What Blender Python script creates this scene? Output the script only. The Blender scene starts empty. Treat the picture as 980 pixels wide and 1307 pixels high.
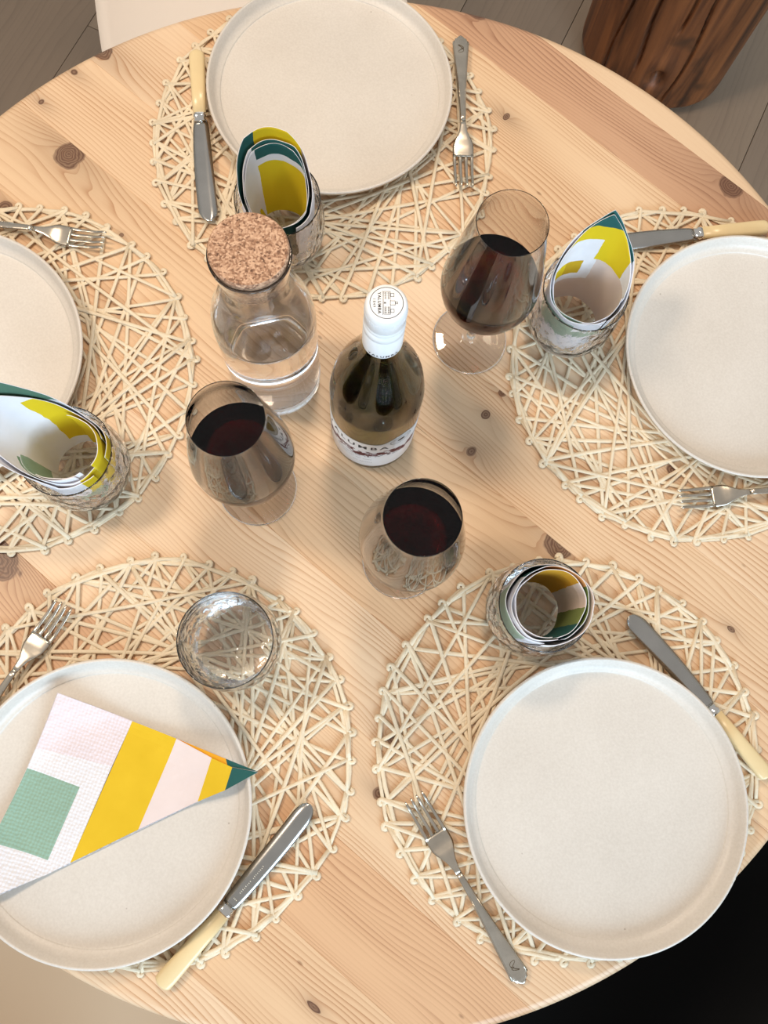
import bpy, bmesh, math, random
from mathutils import Vector, Matrix
from math import sin, cos, pi, radians, sqrt, hypot, atan2, degrees

sc = bpy.context.scene
# ------------------------------------------------------------------ camera
F_PX, TX, RY, CAM_H = 1041.5, 0.1934, -0.0479, 0.8452
IW, IH = 980.0, 1307.0
cx_, sx_ = cos(TX), sin(TX); cy_, sy_ = cos(RY), sin(RY)
R = Matrix(((1, 0, 0), (0, cx_, -sx_), (0, sx_, cx_))) @ Matrix(((cy_, 0, sy_), (0, 1, 0), (-sy_, 0, cy_)))
cam_d = bpy.data.cameras.new('camera')
cam_d.sensor_fit = 'VERTICAL'; cam_d.sensor_height = 24.0
cam_d.lens = F_PX / IH * 24.0
cam_d.clip_start = 0.02; cam_d.clip_end = 50
cam = bpy.data.objects.new('camera', cam_d)
sc.collection.objects.link(cam)
cam.matrix_world = Matrix.Translation((0, 0, CAM_H)) @ R.to_4x4()
sc.camera = cam

def at(px, py, z=0.0):
    """real-world point at height z seen at photo pixel (px, py)"""
    d = R @ Vector(((px - IW / 2) / F_PX, -(py - IH / 2) / F_PX, -1.0))
    t = (z - CAM_H) / d.z
    return Vector((d.x * t, d.y * t, z))

# ------------------------------------------------------------------ colour management, world, lights
sc.view_settings.view_transform = 'Standard'
sc.view_settings.look = 'None'
sc.view_settings.exposure = 0.0
sc.view_settings.gamma = 1.0
sc.view_settings.use_curve_mapping = False
cy = sc.cycles
cy.use_denoising = True
cy.max_bounces = 28; cy.transmission_bounces = 28; cy.transparent_max_bounces = 16
cy.glossy_bounces = 6; cy.diffuse_bounces = 4
cy.blur_glossy = 0.6
cy.sample_clamp_indirect = 6.0

world = bpy.data.worlds.new('world'); sc.world = world
world.use_nodes = True
wbg = world.node_tree.nodes['Background']
wbg.inputs[0].default_value = (1.0, 0.97, 0.93, 1)
wbg.inputs[1].default_value = 0.46

def area(name, loc, target, sx, sy, power, col):
    l = bpy.data.lights.new(name, 'AREA'); l.shape = 'RECTANGLE'
    l.size = sx; l.size_y = sy; l.energy = power; l.color = col
    o = bpy.data.objects.new(name, l); sc.collection.objects.link(o)
    o.location = loc
    o.rotation_euler = (Vector(target) - Vector(loc)).to_track_quat('-Z', 'Y').to_euler()
    return o
# daylight from a window behind the photographer, warm lamps above the table
area('window_light', (0.9, -2.6, 1.1), (0, 0.2, 0), 2.4, 1.6, 112, (0.60, 0.81, 1.0))
area('ceiling_lamp', (-0.90, 0.45, 1.50), (0, 0.2, 0), 0.24, 0.24, 12.0, (1.0, 0.82, 0.64))
area('ceiling_lamp', (0.06, 0.95, 1.50), (0, 0.2, 0), 0.22, 0.22, 9.0, (1.0, 0.80, 0.60))

# ------------------------------------------------------------------ helpers
def s2l(c):
    def f(v):
        v /= 255.0
        return v / 12.92 if v <= 0.04045 else ((v + 0.055) / 1.055) ** 2.4
    return (f(c[0]), f(c[1]), f(c[2]), 1.0)

def link(o, parent=None):
    sc.collection.objects.link(o)
    if parent is not None: o.parent = parent
    return o

def tag(o, label=None, cat=None, group=None, kind=None):
    if label: o['label'] = label
    if cat: o['category'] = cat
    if group: o['group'] = group
    if kind: o['kind'] = kind
    return o

def empty(name, loc=(0, 0, 0), rz=0.0):
    o = bpy.data.objects.new(name, None); o.empty_display_size = 0.05
    o.location = loc; o.rotation_euler = (0, 0, rz)
    return link(o)

def mesh_obj(name, verts, faces, mats, parent=None, smooth=True, fm=None):
    me = bpy.data.meshes.new(name)
    me.from_pydata([tuple(v) for v in verts], [], faces)
    for m in (mats if isinstance(mats, (list, tuple)) else [mats]): me.materials.append(m)
    if fm: me.polygons.foreach_set('material_index', fm)
    if smooth: me.polygons.foreach_set('use_smooth', [True] * len(me.polygons))
    me.update()
    return link(bpy.data.objects.new(name, me), parent)

def copy_tree(o, parent=None):
    c = o.copy(); sc.collection.objects.link(c)
    c.parent = parent
    for ch in o.children: copy_tree(ch, c)
    return c

def lathe(prof, n=64, close=False):
    """revolve (r, z) profile; r==0 ends become poles"""
    V, Fc = [], []; rings = []
    for r, z in prof:
        if r < 1e-7:
            rings.append([len(V)]); V.append((0, 0, z))
        else:
            rings.append(list(range(len(V), len(V) + n)))
            for i in range(n):
                a = 2 * pi * i / n; V.append((r * cos(a), r * sin(a), z))
    m = len(rings)
    for k in range(m if close else m - 1):
        A, B = rings[k], rings[(k + 1) % m]
        if len(A) == 1 and len(B) == 1: continue
        for i in range(n):
            j = (i + 1) % n
            if len(A) == 1: Fc.append((A[0], B[j], B[i]))
            elif len(B) == 1: Fc.append((A[i], A[j], B[0]))
            else: Fc.append((A[i], A[j], B[j], B[i]))
    return V, Fc

def spline(pts, sub=6):
    """Catmull-Rom through a list of tuples"""
    out = []
    P = [pts[0]] + list(pts) + [pts[-1]]
    for i in range(1, len(P) - 2):
        for s in range(sub):
            t = s / sub
            out.append(tuple(0.5 * ((2 * b) + (c - a) * t + (2 * a - 5 * b + 4 * c - d) * t * t + (-a + 3 * b - 3 * c + d) * t ** 3)
                             for a, b, c, d in zip(P[i - 1], P[i], P[i + 1], P[i + 2])))
    out.append(tuple(pts[-1]))
    return out

# ------------------------------------------------------------------ materials
def new_mat(name):
    m = bpy.data.materials.new(name); m.use_nodes = True
    return m, m.node_tree.nodes, m.node_tree.links, m.node_tree.nodes['Principled BSDF']

def simple(name, col, rough=0.5, metal=0.0, bump=0.0, bscale=200.0, var=0.0, vscale=30.0, spec=None):
    m, N, L, b = new_mat(name)
    c = s2l(col)
    b.inputs['Base Color'].default_value = c
    b.inputs['Roughness'].default_value = rough
    b.inputs['Metallic'].default_value = metal
    if spec is not None: b.inputs['Specular IOR Level'].default_value = spec
    tc = N.new('ShaderNodeTexCoord')
    if var > 0:
        n = N.new('ShaderNodeTexNoise'); n.inputs['Scale'].default_value = vscale; n.inputs['Detail'].default_value = 5
        r = N.new('ShaderNodeValToRGB')
        r.color_ramp.elements[0].position = 0.3; r.color_ramp.elements[1].position = 0.7
        r.color_ramp.elements[0].color = tuple(max(0, x * (1 - var)) for x in c[:3]) + (1,)
        r.color_ramp.elements[1].color = tuple(min(1, x * (1 + var * 0.6)) for x in c[:3]) + (1,)
        L.new(tc.outputs['Object'], n.inputs['Vector']); L.new(n.outputs[0], r.inputs[0]); L.new(r.outputs[0], b.inputs['Base Color'])
    if bump > 0:
        n = N.new('ShaderNodeTexNoise'); n.inputs['Scale'].default_value = bscale; n.inputs['Detail'].default_value = 4
        bp = N.new('ShaderNodeBump'); bp.inputs['Strength'].default_value = bump; bp.inputs['Distance'].default_value = 0.001
        L.new(tc.outputs['Object'], n.inputs['Vector']); L.new(n.outputs[0], bp.inputs['Height']); L.new(bp.outputs[0], b.inputs['Normal'])
    return m

def glass(name, col=(1, 1, 1, 1), rough=0.0, ior=1.5, crackle=0.0, absorb=None, dens=0.0):
    m, N, L, b = new_mat(name)
    b.inputs['Base Color'].default_value = col
    b.inputs['Roughness'].default_value = rough
    b.inputs['IOR'].default_value = ior
    b.inputs['Transmission Weight'].default_value = 1.0
    if crackle > 0:
        tc = N.new('ShaderNodeTexCoord'); mp = N.new('ShaderNodeMapping'); mp.inputs['Scale'].default_value = (1, 1, 0.55)
        v = N.new('ShaderNodeTexVoronoi'); v.feature = 'SMOOTH_F1'; v.inputs['Scale'].default_value = 150
        n = N.new('ShaderNodeTexNoise'); n.inputs['Scale'].default_value = 90; n.inputs['Detail'].default_value = 3
        mx = N.new('ShaderNodeMath'); mx.operation = 'ADD'
        bp = N.new('ShaderNodeBump'); bp.inputs['Strength'].default_value = crackle; bp.inputs['Distance'].default_value = 0.002
        L.new(tc.outputs['Object'], mp.inputs[0]); L.new(mp.outputs[0], v.inputs['Vector']); L.new(mp.outputs[0], n.inputs['Vector'])
        L.new(v.outputs['Distance'], mx.inputs[0]); L.new(n.outputs[0], mx.inputs[1])
        L.new(mx.outputs[0], bp.inputs['Height']); L.new(bp.outputs[0], b.inputs['Normal'])
    if absorb:
        va = N.new('ShaderNodeVolumeAbsorption'); va.inputs[0].default_value = absorb; va.inputs[1].default_value = dens
        L.new(va.outputs[0], N['Material Output'].inputs['Volume'])
    return m

GRAIN = radians(-40.7)          # direction of the boards of the table top
TC = Vector((0.0131, 0.2271))   # centre of the round top
TR = 0.5744
gu = Vector((cos(GRAIN), sin(GRAIN))); gv = Vector((-sin(GRAIN), cos(GRAIN)))

def math_node(N, L, op, a, b=None, c=None):
    n = N.new('ShaderNodeMath'); n.operation = op
    for i, x in enumerate((a, b, c)):
        if x is None: continue
        if isinstance(x, (int, float)): n.inputs[i].default_value = x
        else: L.new(x, n.inputs[i])
    return n.outputs[0]

def wood_mat(name, light, dark, knots=(), seed=0.0, freq=150.0, contrast=0.5, rough=0.42, knot_col=(92, 58, 42), flow=0.012, long=2.2):
    """boards: local X runs along the grain; growth lines bend round the knots"""
    m, N, L, b = new_mat(name)
    tc = N.new('ShaderNodeTexCoord')
    P = tc.outputs['Object']
    sep = N.new('ShaderNodeSeparateXYZ'); L.new(P, sep.inputs[0])
    X, Y = sep.outputs[0], sep.outputs[1]
    mp = N.new('ShaderNodeMapping'); mp.inputs['Scale'].default_value = (long, 11.0, 3.0); mp.inputs['Location'].default_value = (seed * 3.1, seed * 1.7, seed)
    L.new(P, mp.inputs[0])
    n1 = N.new('ShaderNodeTexNoise'); n1.inputs['Scale'].default_value = 1.0; n1.inputs['Detail'].default_value = 3.0; n1.inputs['Roughness'].default_value = 0.45
    L.new(mp.outputs[0], n1.inputs['Vector'])
    field = math_node(N, L, 'MULTIPLY_ADD', n1.outputs[0], flow * 6, Y)
    core = None
    for (ku, kv, kr, st) in knots:
        dx = math_node(N, L, 'SUBTRACT', X, ku); dy = math_node(N, L, 'SUBTRACT', Y, kv)
        dxs = math_node(N, L, 'DIVIDE', dx, st)
        nn = N.new('ShaderNodeTexNoise'); nn.inputs['Scale'].default_value = 60; L.new(P, nn.inputs['Vector'])
        d2 = math_node(N, L, 'ADD', math_node(N, L, 'MULTIPLY', dxs, dxs), math_node(N, L, 'MULTIPLY', dy, dy))
        d = math_node(N, L, 'SQRT', d2)
        dn = math_node(N, L, 'MULTIPLY_ADD', nn.outputs[0], kr * 0.55, d)
        # lines pushed aside, wider along the grain
        dxl = math_node(N, L, 'DIVIDE', dx, 2.4)
        dl = math_node(N, L, 'SQRT', math_node(N, L, 'ADD', math_node(N, L, 'MULTIPLY', dxl, dxl), math_node(N, L, 'MULTIPLY', dy, dy)))
        fall = math_node(N, L, 'POWER', 2.718, math_node(N, L, 'DIVIDE', math_node(N, L, 'MULTIPLY', dl, -1.0), kr * 1.25))
        sgn = 1 if (int(abs(ku * 977)) % 2) else -1
        field = math_node(N, L, 'MULTIPLY_ADD', fall, sgn * kr * 2.6, field)
        cm = N.new('ShaderNodeMapRange'); cm.interpolation_type = 'SMOOTHSTEP'
        L.new(dn, cm.inputs[0]); cm.inputs[1].default_value = kr * 0.95; cm.inputs[2].default_value = kr * 1.18
        cm.inputs[3].default_value = 1.0; cm.inputs[4].default_value = 0.0
        ring = math_node(N, L, 'SINE', math_node(N, L, 'MULTIPLY', dn, 2200.0))
        cv = math_node(N, L, 'MULTIPLY', cm.outputs[0], math_node(N, L, 'MULTIPLY_ADD', ring, 0.10, 0.86))
        halo = math_node(N, L, 'MULTIPLY', fall, 0.5)
        cv = math_node(N, L, 'MAXIMUM', cv, halo)
        core = cv if core is None else math_node(N, L, 'MAXIMUM', core, cv)
    # growth lines
    ph = math_node(N, L, 'MULTIPLY', field, freq)
    fr = math_node(N, L, 'FRACT', ph)
    line = math_node(N, L, 'POWER', fr, 3.5)
    # fade the lines in and out
    mp2 = N.new('ShaderNodeMapping'); mp2.inputs['Scale'].default_value = (3.0, 26.0, 5.0); mp2.inputs['Location'].default_value = (seed, seed * 2.2, 0)
    L.new(P, mp2.inputs[0])
    n2 = N.new('ShaderNodeTexNoise'); n2.inputs['Scale'].default_value = 1.0; n2.inputs['Detail'].default_value = 2.0
    L.new(mp2.outputs[0], n2.inputs['Vector'])
    fade = N.new('ShaderNodeMapRange'); L.new(n2.outputs[0], fade.inputs[0])
    fade.inputs[1].default_value = 0.34; fade.inputs[2].default_value = 0.66; fade.inputs[3].default_value = 0.12; fade.inputs[4].default_value = 1.0
    lf = math_node(N, L, 'MULTIPLY', line, math_node(N, L, 'MULTIPLY', fade.outputs[0], contrast))
    # fine fibres
    mp3 = N.new('ShaderNodeMapping'); mp3.inputs['Scale'].default_value = (14.0, 620.0, 60.0); L.new(P, mp3.inputs[0])
    n3 = N.new('ShaderNodeTexNoise'); n3.inputs['Scale'].default_value = 1.0; n3.inputs['Detail'].default_value = 2.0
    L.new(mp3.outputs[0], n3.inputs['Vector'])
    fib = math_node(N, L, 'MULTIPLY_ADD', n3.outputs[0], 0.30, -0.15)
    tot = math_node(N, L, 'ADD', lf, math_node(N, L, 'ADD', fib, math_node(N, L, 'MULTIPLY_ADD', n2.outputs[0], 0.35, -0.12)))
    ramp = N.new('ShaderNodeMix'); ramp.data_type = 'RGBA'; ramp.clamp_factor = True
    ramp.inputs[6].default_value = s2l(light); ramp.inputs[7].default_value = s2l(dark)
    L.new(tot, ramp.inputs[0])
    out = ramp.outputs[2]
    if core is not None:
        k = N.new('ShaderNodeMix'); k.data_type = 'RGBA'; k.clamp_factor = True
        k.inputs[7].default_value = s2l(knot_col); L.new(out, k.inputs[6]); L.new(core, k.inputs[0]); out = k.outputs[2]
    # small dark flecks
    vo = N.new('ShaderNodeTexVoronoi'); vo.inputs['Scale'].default_value = 16.0
    mp4 = N.new('ShaderNodeMapping'); mp4.inputs['Scale'].default_value = (0.7, 1.6, 1.0); mp4.inputs['Location'].default_value = (seed * 5, 0, 0)
    L.new(P, mp4.inputs[0]); L.new(mp4.outputs[0], vo.inputs['Vector'])
    vs = N.new('ShaderNodeMapRange'); L.new(vo.outputs['Distance'], vs.inputs[0])
    vs.inputs[1].default_value = 0.022; vs.inputs[2].default_value = 0.05; vs.inputs[3].default_value = 0.55; vs.inputs[4].default_value = 0.0
    k2 = N.new('ShaderNodeMix'); k2.data_type = 'RGBA'; k2.inputs[7].default_value = s2l((120, 76, 46)); L.new(out, k2.inputs[6]); L.new(vs.outputs[0], k2.inputs[0]); out = k2.outputs[2]
    L.new(out, b.inputs['Base Color'])
    b.inputs['Roughness'].default_value = rough
    bp = N.new('ShaderNodeBump'); bp.inputs['Strength'].default_value = 0.25; bp.inputs['Distance'].default_value = 0.0006
    L.new(math_node(N, L, 'SUBTRACT', 1.0, tot), bp.inputs['Height']); L.new(bp.outputs[0], b.inputs['Normal'])
    return m

M = {}
M['strand'] = simple('bleached_paper_cord', (236, 219, 190), 0.62, bump=0.5, bscale=420, var=0.10, vscale=45)
M['plate_side'] = simple('bare_stoneware', (196, 174, 148), 0.55, var=0.12, vscale=60, bump=0.2, bscale=500)
M['silver'] = simple('worn_silver_plate', (205, 196, 182), 0.24, 1.0, var=0.14, vscale=70)
M['steel'] = simple('knife_steel', (190, 188, 184), 0.22, 1.0, var=0.08, vscale=50)
M['chrome'] = simple('polished_ferrule', (230, 228, 225), 0.06, 1.0)
M['ivory'] = simple('aged_cream_celluloid', (236, 213, 165), 0.28, var=0.06, vscale=25)
M['mark'] = simple('engraved_line', (88, 72, 52), 0.5, 0.6)
M['etch'] = simple('pale_etching', (235, 230, 215), 0.6)
M['cap'] = simple('white_enamel_cap', (238, 240, 242), 0.32)
M['label'] = simple('white_label_paper', (238, 238, 240), 0.6)
M['ink'] = simple('dark_print', (48, 48, 56), 0.6)
M['ink_dark'] = simple('charcoal_print', (78, 80, 86), 0.6)
M['ink_grey'] = simple('grey_print', (120, 120, 124), 0.6)
M['ink_red'] = simple('dark_red_print', (104, 36, 44), 0.6, var=0.5, vscale=400)
M['tin'] = simple('shell_white', (244, 234, 224), 0.42)
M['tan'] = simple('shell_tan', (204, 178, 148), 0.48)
M['black'] = simple('black_upholstery', (6, 6, 7), 0.6, spec=0.15)
M['leg'] = simple('beech_leg', (196, 160, 118), 0.45, var=0.15, vscale=20)
M['black_leg'] = simple('black_metal_leg', (12, 12, 12), 0.4)
M['clear'] = glass('clear_glass')
M['crackle'] = glass('crackled_glass', crackle=0.55)
M['water'] = glass('water', ior=1.33)
M['wine'] = glass('red_wine', col=(0.55, 0.02, 0.04, 1), ior=1.35, absorb=(0.42, 0.004, 0.012, 1), dens=90)
M['bottle'] = glass('olive_green_glass', col=(0.88, 0.86, 0.55, 1), absorb=(0.42, 0.47, 0.03, 1), dens=270)
M['white_wine'] = glass('pale_wine', ior=1.34, absorb=(0.85, 0.78, 0.32, 1), dens=14)

def plate_mat():
    m, N, L, b = new_mat('oatmeal_glaze')
    tc = N.new('ShaderNodeTexCoord')
    n = N.new('ShaderNodeTexNoise'); n.inputs['Scale'].default_value = 420; n.inputs['Detail'].default_value = 2
    n2 = N.new('ShaderNodeTexNoise'); n2.inputs['Scale'].default_value = 9; n2.inputs['Detail'].default_value = 3
    v = N.new('ShaderNodeTexVoronoi'); v.inputs['Scale'].default_value = 26
    for q in (n, n2, v): L.new(tc.outputs['Object'], q.inputs['Vector'])
    t = math_node(N, L, 'ADD', math_node(N, L, 'MULTIPLY', n.outputs[0], 0.55), math_node(N, L, 'MULTIPLY', n2.outputs[0], 0.55))
    mr = N.new('ShaderNodeMapRange'); L.new(t, mr.inputs[0]); mr.inputs[1].default_value = 0.35; mr.inputs[2].default_value = 0.75
    mx = N.new('ShaderNodeMix'); mx.data_type = 'RGBA'; L.new(mr.outputs[0], mx.inputs[0])
    mx.inputs[6].default_value = s2l((225, 218, 209)); mx.inputs[7].default_value = s2l((211, 203, 193))
    sp = N.new('ShaderNodeMapRange'); L.new(v.outputs['Distance'], sp.inputs[0]); sp.inputs[1].default_value = 0.012; sp.inputs[2].default_value = 0.03; sp.inputs[3].default_value = 0.5; sp.inputs[4].default_value = 0
    m2 = N.new('ShaderNodeMix'); m2.data_type = 'RGBA'; L.new(mx.outputs[2], m2.inputs[6]); m2.inputs[7].default_value = s2l((120, 96, 74)); L.new(sp.outputs[0], m2.inputs[0])
    L.new(m2.outputs[2], b.inputs['Base Color'])
    b.inputs['Roughness'].default_value = 0.38
    bp = N.new('ShaderNodeBump'); bp.inputs['Strength'].default_value = 0.25; bp.inputs['Distance'].default_value = 0.0005
    L.new(n.outputs[0], bp.inputs['Height']); L.new(bp.outputs[0], b.inputs['Normal'])
    return m
M['plate'] = plate_mat()

def cork_mat():
    m, N, L, b = new_mat('pressed_cork')
    tc = N.new('ShaderNodeTexCoord')
    v = N.new('ShaderNodeTexVoronoi'); v.inputs['Scale'].default_value = 700; v.inputs['Randomness'].default_value = 1
    n = N.new('ShaderNodeTexNoise'); n.inputs['Scale'].default_value = 260; n.inputs['Detail'].default_value = 6
    for q in (v, n): L.new(tc.outputs['Object'], q.inputs['Vector'])
    sp = N.new('ShaderNodeSeparateColor'); L.new(v.outputs['Color'], sp.inputs[0])
    t = math_node(N, L, 'ADD', math_node(N, L, 'MULTIPLY', sp.outputs[0], 0.6), math_node(N, L, 'MULTIPLY', n.outputs[0], 0.6))
    r = N.new('ShaderNodeValToRGB'); L.new(t, r.inputs[0])
    e = r.color_ramp.elements
    e[0].position = 0.2; e[0].color = s2l((88, 58, 42)); e[1].position = 0.85; e[1].color = s2l((208, 170, 140))
    k = e.new(0.5); k.color = s2l((162, 121, 93))
    L.new(r.outputs[0], b.inputs['Base Color']); b.inputs['Roughness'].default_value = 0.8
    bp = N.new('ShaderNodeBump'); bp.inputs['Strength'].default_value = 0.7; bp.inputs['Distance'].default_value = 0.001
    L.new(t, bp.inputs['Height']); L.new(bp.outputs[0], b.inputs['Normal'])
    return m
M['cork'] = cork_mat()

def paper_mat(name, col=None):
    """printed tissue: colour from the 'print' attribute or one ink; quilted emboss as relief"""
    m, N, L, b = new_mat(name)
    if col is None:
        a = N.new('ShaderNodeAttribute'); a.attribute_name = 'print'; L.new(a.outputs['Color'], b.inputs['Base Color'])
    else:
        tc0 = N.new('ShaderNodeTexCoord'); nz = N.new('ShaderNodeTexNoise'); nz.inputs['Scale'].default_value = 35; nz.inputs['Detail'].default_value = 4
        L.new(tc0.outputs['Object'], nz.inputs['Vector'])
        mx = N.new('ShaderNodeMix'); mx.data_type = 'RGBA'
        c = s2l(col); mx.inputs[6].default_value = c; mx.inputs[7].default_value = tuple(min(1, x * 1.15 + 0.01) for x in c[:3]) + (1,)
        L.new(nz.outputs[0], mx.inputs[0]); L.new(mx.outputs[2], b.inputs['Base Color'])
    b.inputs['Roughness'].default_value = 0.75
    b.inputs['Specular IOR Level'].default_value = 0.25
    tc = N.new('ShaderNodeTexCoord')
    n = N.new('ShaderNodeTexNoise'); n.inputs['Scale'].default_value = 28; n.inputs['Detail'].default_value = 3
    L.new(tc.outputs['Object'], n.inputs['Vector'])
    bp = N.new('ShaderNodeBump'); bp.inputs['Strength'].default_value = 0.5; bp.inputs['Distance'].default_value = 0.003
    L.new(n.outputs[0], bp.inputs['Height']); L.new(bp.outputs[0], b.inputs['Normal'])
    return m, N, L, b, tc, bp
def embossed(name, col):
    m, N, L, b, tc, bp = paper_mat(name, col)
    mp = N.new('ShaderNodeMapping'); mp.inputs['Rotation'].default_value = (0, 0, radians(20)); L.new(tc.outputs['Object'], mp.inputs[0])
    ch = N.new('ShaderNodeTexVoronoi'); ch.distance = 'MANHATTAN'; ch.inputs['Scale'].default_value = 300; ch.inputs['Randomness'].default_value = 0.35
    L.new(mp.outputs[0], ch.inputs['Vector'])
    b2 = N.new('ShaderNodeBump'); b2.inputs['Strength'].default_value = 0.55; b2.inputs['Distance'].default_value = 0.0012
    L.new(ch.outputs['Distance'], b2.inputs['Height']); L.new(bp.outputs[0], b2.inputs['Normal']); L.new(b2.outputs[0], b.inputs['Normal'])
    return m
WHITE, YEL, TEAL, SAGE, BLUSH, MUST, GREEN = (224, 222, 226), (222, 194, 30), (38, 92, 90), (146, 172, 154), (222, 204, 196), (208, 152, 44), (104, 122, 66)

# ------------------------------------------------------------------ floor
FZ = -0.75
FA = radians(64)
floor = empty('floor', (0, 0, FZ), FA); tag(floor, kind='structure')
fl_mats = []
for i, (a, b_) in enumerate([((150, 131, 112), (122, 105, 90)), ((143, 125, 108), (114, 99, 85)), ((156, 137, 118), (126, 109, 93))]):
    fl_mats.append(wood_mat('grey_brown_floorboard_%s' % 'abc'[i], a, b_, (), seed=3.0 + i, freq=70, contrast=0.45, rough=0.5, flow=0.02, long=1.2))
def box_mesh(name, sx, sy, sz, mat, bev=0.0008):
    bm = bmesh.new(); bmesh.ops.create_cube(bm, size=1.0)
    for v in bm.verts: v.co = Vector((v.co.x * sx, v.co.y * sy, v.co.z * sz - sz / 2))
    bmesh.ops.bevel(bm, geom=[e for e in bm.edges], offset=bev, segments=1, affect='EDGES')
    me = bpy.data.meshes.new(name); bm.to_mesh(me); bm.free(); me.materials.append(mat)
    return me
pw, pl = 0.24, 1.60
fmesh = [box_mesh('plank', pl - 0.0012, pw - 0.0012, 0.015, m) for m in fl_mats]
rng = random.Random(4)
for iy in range(-20, 21):
    off = rng.random() * pl
    for ix in range(-4, 4):
        lx, ly = ix * pl + off, iy * pw + 0.05
        if abs(lx * cos(FA) - ly * sin(FA)) > 3.75 or abs(lx * sin(FA) + ly * cos(FA)) > 4.0: continue
        o = bpy.data.objects.new('plank', rng.choice(fmesh)); link(o, floor)
        o.location = (ix * pl + off, iy * pw + 0.05, 0)
mesh_obj('subfloor', [(-5, -5, -0.015), (5, -5, -0.015), (5, 5, -0.015), (-5, 5, -0.015)], [(0, 1, 2, 3)], simple('dark_joint', (108, 95, 84), 0.9), floor, smooth=False)

WM = simple('warm_white_paint', (232, 226, 216), 0.8)
for nm_, c_, sz_ in (('wall_far', (0, 3.55, 0.60), (6.6, 0.1, 2.7)), ('wall_left', (-3.35, 0, 0.60), (0.1, 7.2, 2.7)), ('wall_right', (3.35, 0, 0.60), (0.1, 7.2, 2.7))):
    me_ = box_mesh(nm_, sz_[0], sz_[1], sz_[2], WM, 0.004); ow = bpy.data.objects.new(nm_, me_); link(ow)
    ow.location = (c_[0], c_[1], c_[2] + sz_[2] / 2); tag(ow, kind='structure')

# ------------------------------------------------------------------ table
table = empty('dining_table', (TC.x, TC.y, FZ), GRAIN)
tag(table, 'round knotty pine dining table made of glued diagonal boards', 'table')
seams = [-0.5744 + 0.1808, -0.305, -0.215, -0.125, -0.034, 0.062, 0.154, 0.2475, 0.340, 0.445, 0.550, 0.6555, 0.7215, 0.5744 + 0.1808]
vc = 0.1808
uc = TC.dot(gu)
def kn(px, py, rpx, st=1.0):
    p = at(px, py, 0); q = at(px + 5, py, 0)
    r = rpx / 5 * (q - p).length
    w = Vector((p.x, p.y))
    return (w.dot(gu) - uc, w.dot(gv) - vc, r, st)
KN = {  # board index -> knots (pixel in the photo, radius, stretch)
    8: [kn(130, 64, 17, 1.1), kn(858, 600, 9, 1.2)],
    7: [kn(94.5, 92, 5.5, 1.2), kn(52.6, 130, 5.5, 0.8), kn(602, 576, 10, 0.8), kn(620, 529, 8), kn(641, 501, 7, 1.0), kn(933, 803, 4, 1.8)],
    6: [kn(88, 197, 26, 0.95), kn(714, 695, 25, 1.0), kn(155, 300, 4)],
    5: [kn(6, 266, 14, 1.0), kn(153, 397, 8, 1.0)],
    10: [kn(646, 149, 7.5, 0.7)],
    11: [kn(604, 12, 12, 1.9), kn(933, 238, 21, 1.0)],
    4: [kn(500, 943, 8, 1.0)],
    3: [kn(26, 640, 12, 1.0), kn(484, 1012, 11, 1.0)],
    2: [kn(-6, 712, 30, 1.6)],
    1: [kn(400, 1285, 5, 3.0)],
}
rng = random.Random(12)
def plank_geo(v0, v1):
    n = 22
    layers = [(0.0105, 0.0, 0.0004), (0.0065, -0.0011, 0.0), (0.0032, -0.0035, 0.0), (0.0010, -0.0075, 0.0), (0.0, -0.013, 0.0), (0.0010, -0.023, 0.0), (0.005, -0.0300, 0.0)]
    V, Fc = [], []; per = None
    for dr, z, ins in layers:
        Rr = TR - dr; a = max(v0 + ins, vc - Rr * 0.99995); b = min(v1 - ins, vc + Rr * 0.99995)
        ring = []
        for i in range(n + 1):
            v = a + (b - a) * (0.5 - 0.5 * cos(pi * i / n)); x = sqrt(max(0, Rr * Rr - (v - vc) ** 2)); ring.append((x, v - vc, z))
        for i in range(n, -1, -1):
            v = a + (b - a) * (0.5 - 0.5 * cos(pi * i / n)); x = sqrt(max(0, Rr * Rr - (v - vc) ** 2)); ring.append((-x, v - vc, z))
        per = len(ring); V += ring
    for k in range(len(layers) - 1):
        for i in range(per):
            j = (i + 1) % per
            Fc.append((k * per + i, (k + 1) * per + i, (k + 1) * per + j, k * per + j))
    # top and bottom as quad strips
    t = 0; bq = (len(layers) - 1) * per
    for i in range(n):
        Fc.append((t + i, t + i + 1, t + per - 2 - i, t + per - 1 - i))
        Fc.append((bq + per - 1 - i, bq + per - 2 - i, bq + i + 1, bq + i))
    return V, Fc
tints = [((232, 200, 164), (192, 144, 104)), ((236, 206, 172), (200, 154, 114)), ((229, 193, 154), (188, 139, 100)), ((234, 201, 163), (196, 148, 108))]
for i in range(13):
    li, dk = tints[(i * 5 + 1) % 4]
    con = 1.15
    if i == 11: li, dk = (208, 164, 130), (166, 120, 90); con = 1.5
    if i == 12: li, dk = (230, 198, 162), (212, 172, 134); con = 0.5
    if i == 2: li, dk = (222, 180, 140), (176, 126, 90)
    mt = wood_mat('pine_board_%s' % 'abcdefghijklm'[i], li, dk, KN.get(i, ()), seed=1.3 * i + 0.7, freq=rng.choice([150, 190, 230]), contrast=con)
    V, Fc = plank_geo(seams[i], seams[i + 1])
    p = mesh_obj('plank', V, Fc, mt, table, smooth=False); p.location = (0, 0, 0.75)
    for poly in p.data.polygons:
        poly.use_smooth = abs(poly.normal.z) < 0.995 and poly.index < 6 * 46 and abs(poly.normal.y) < 0.999
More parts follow.
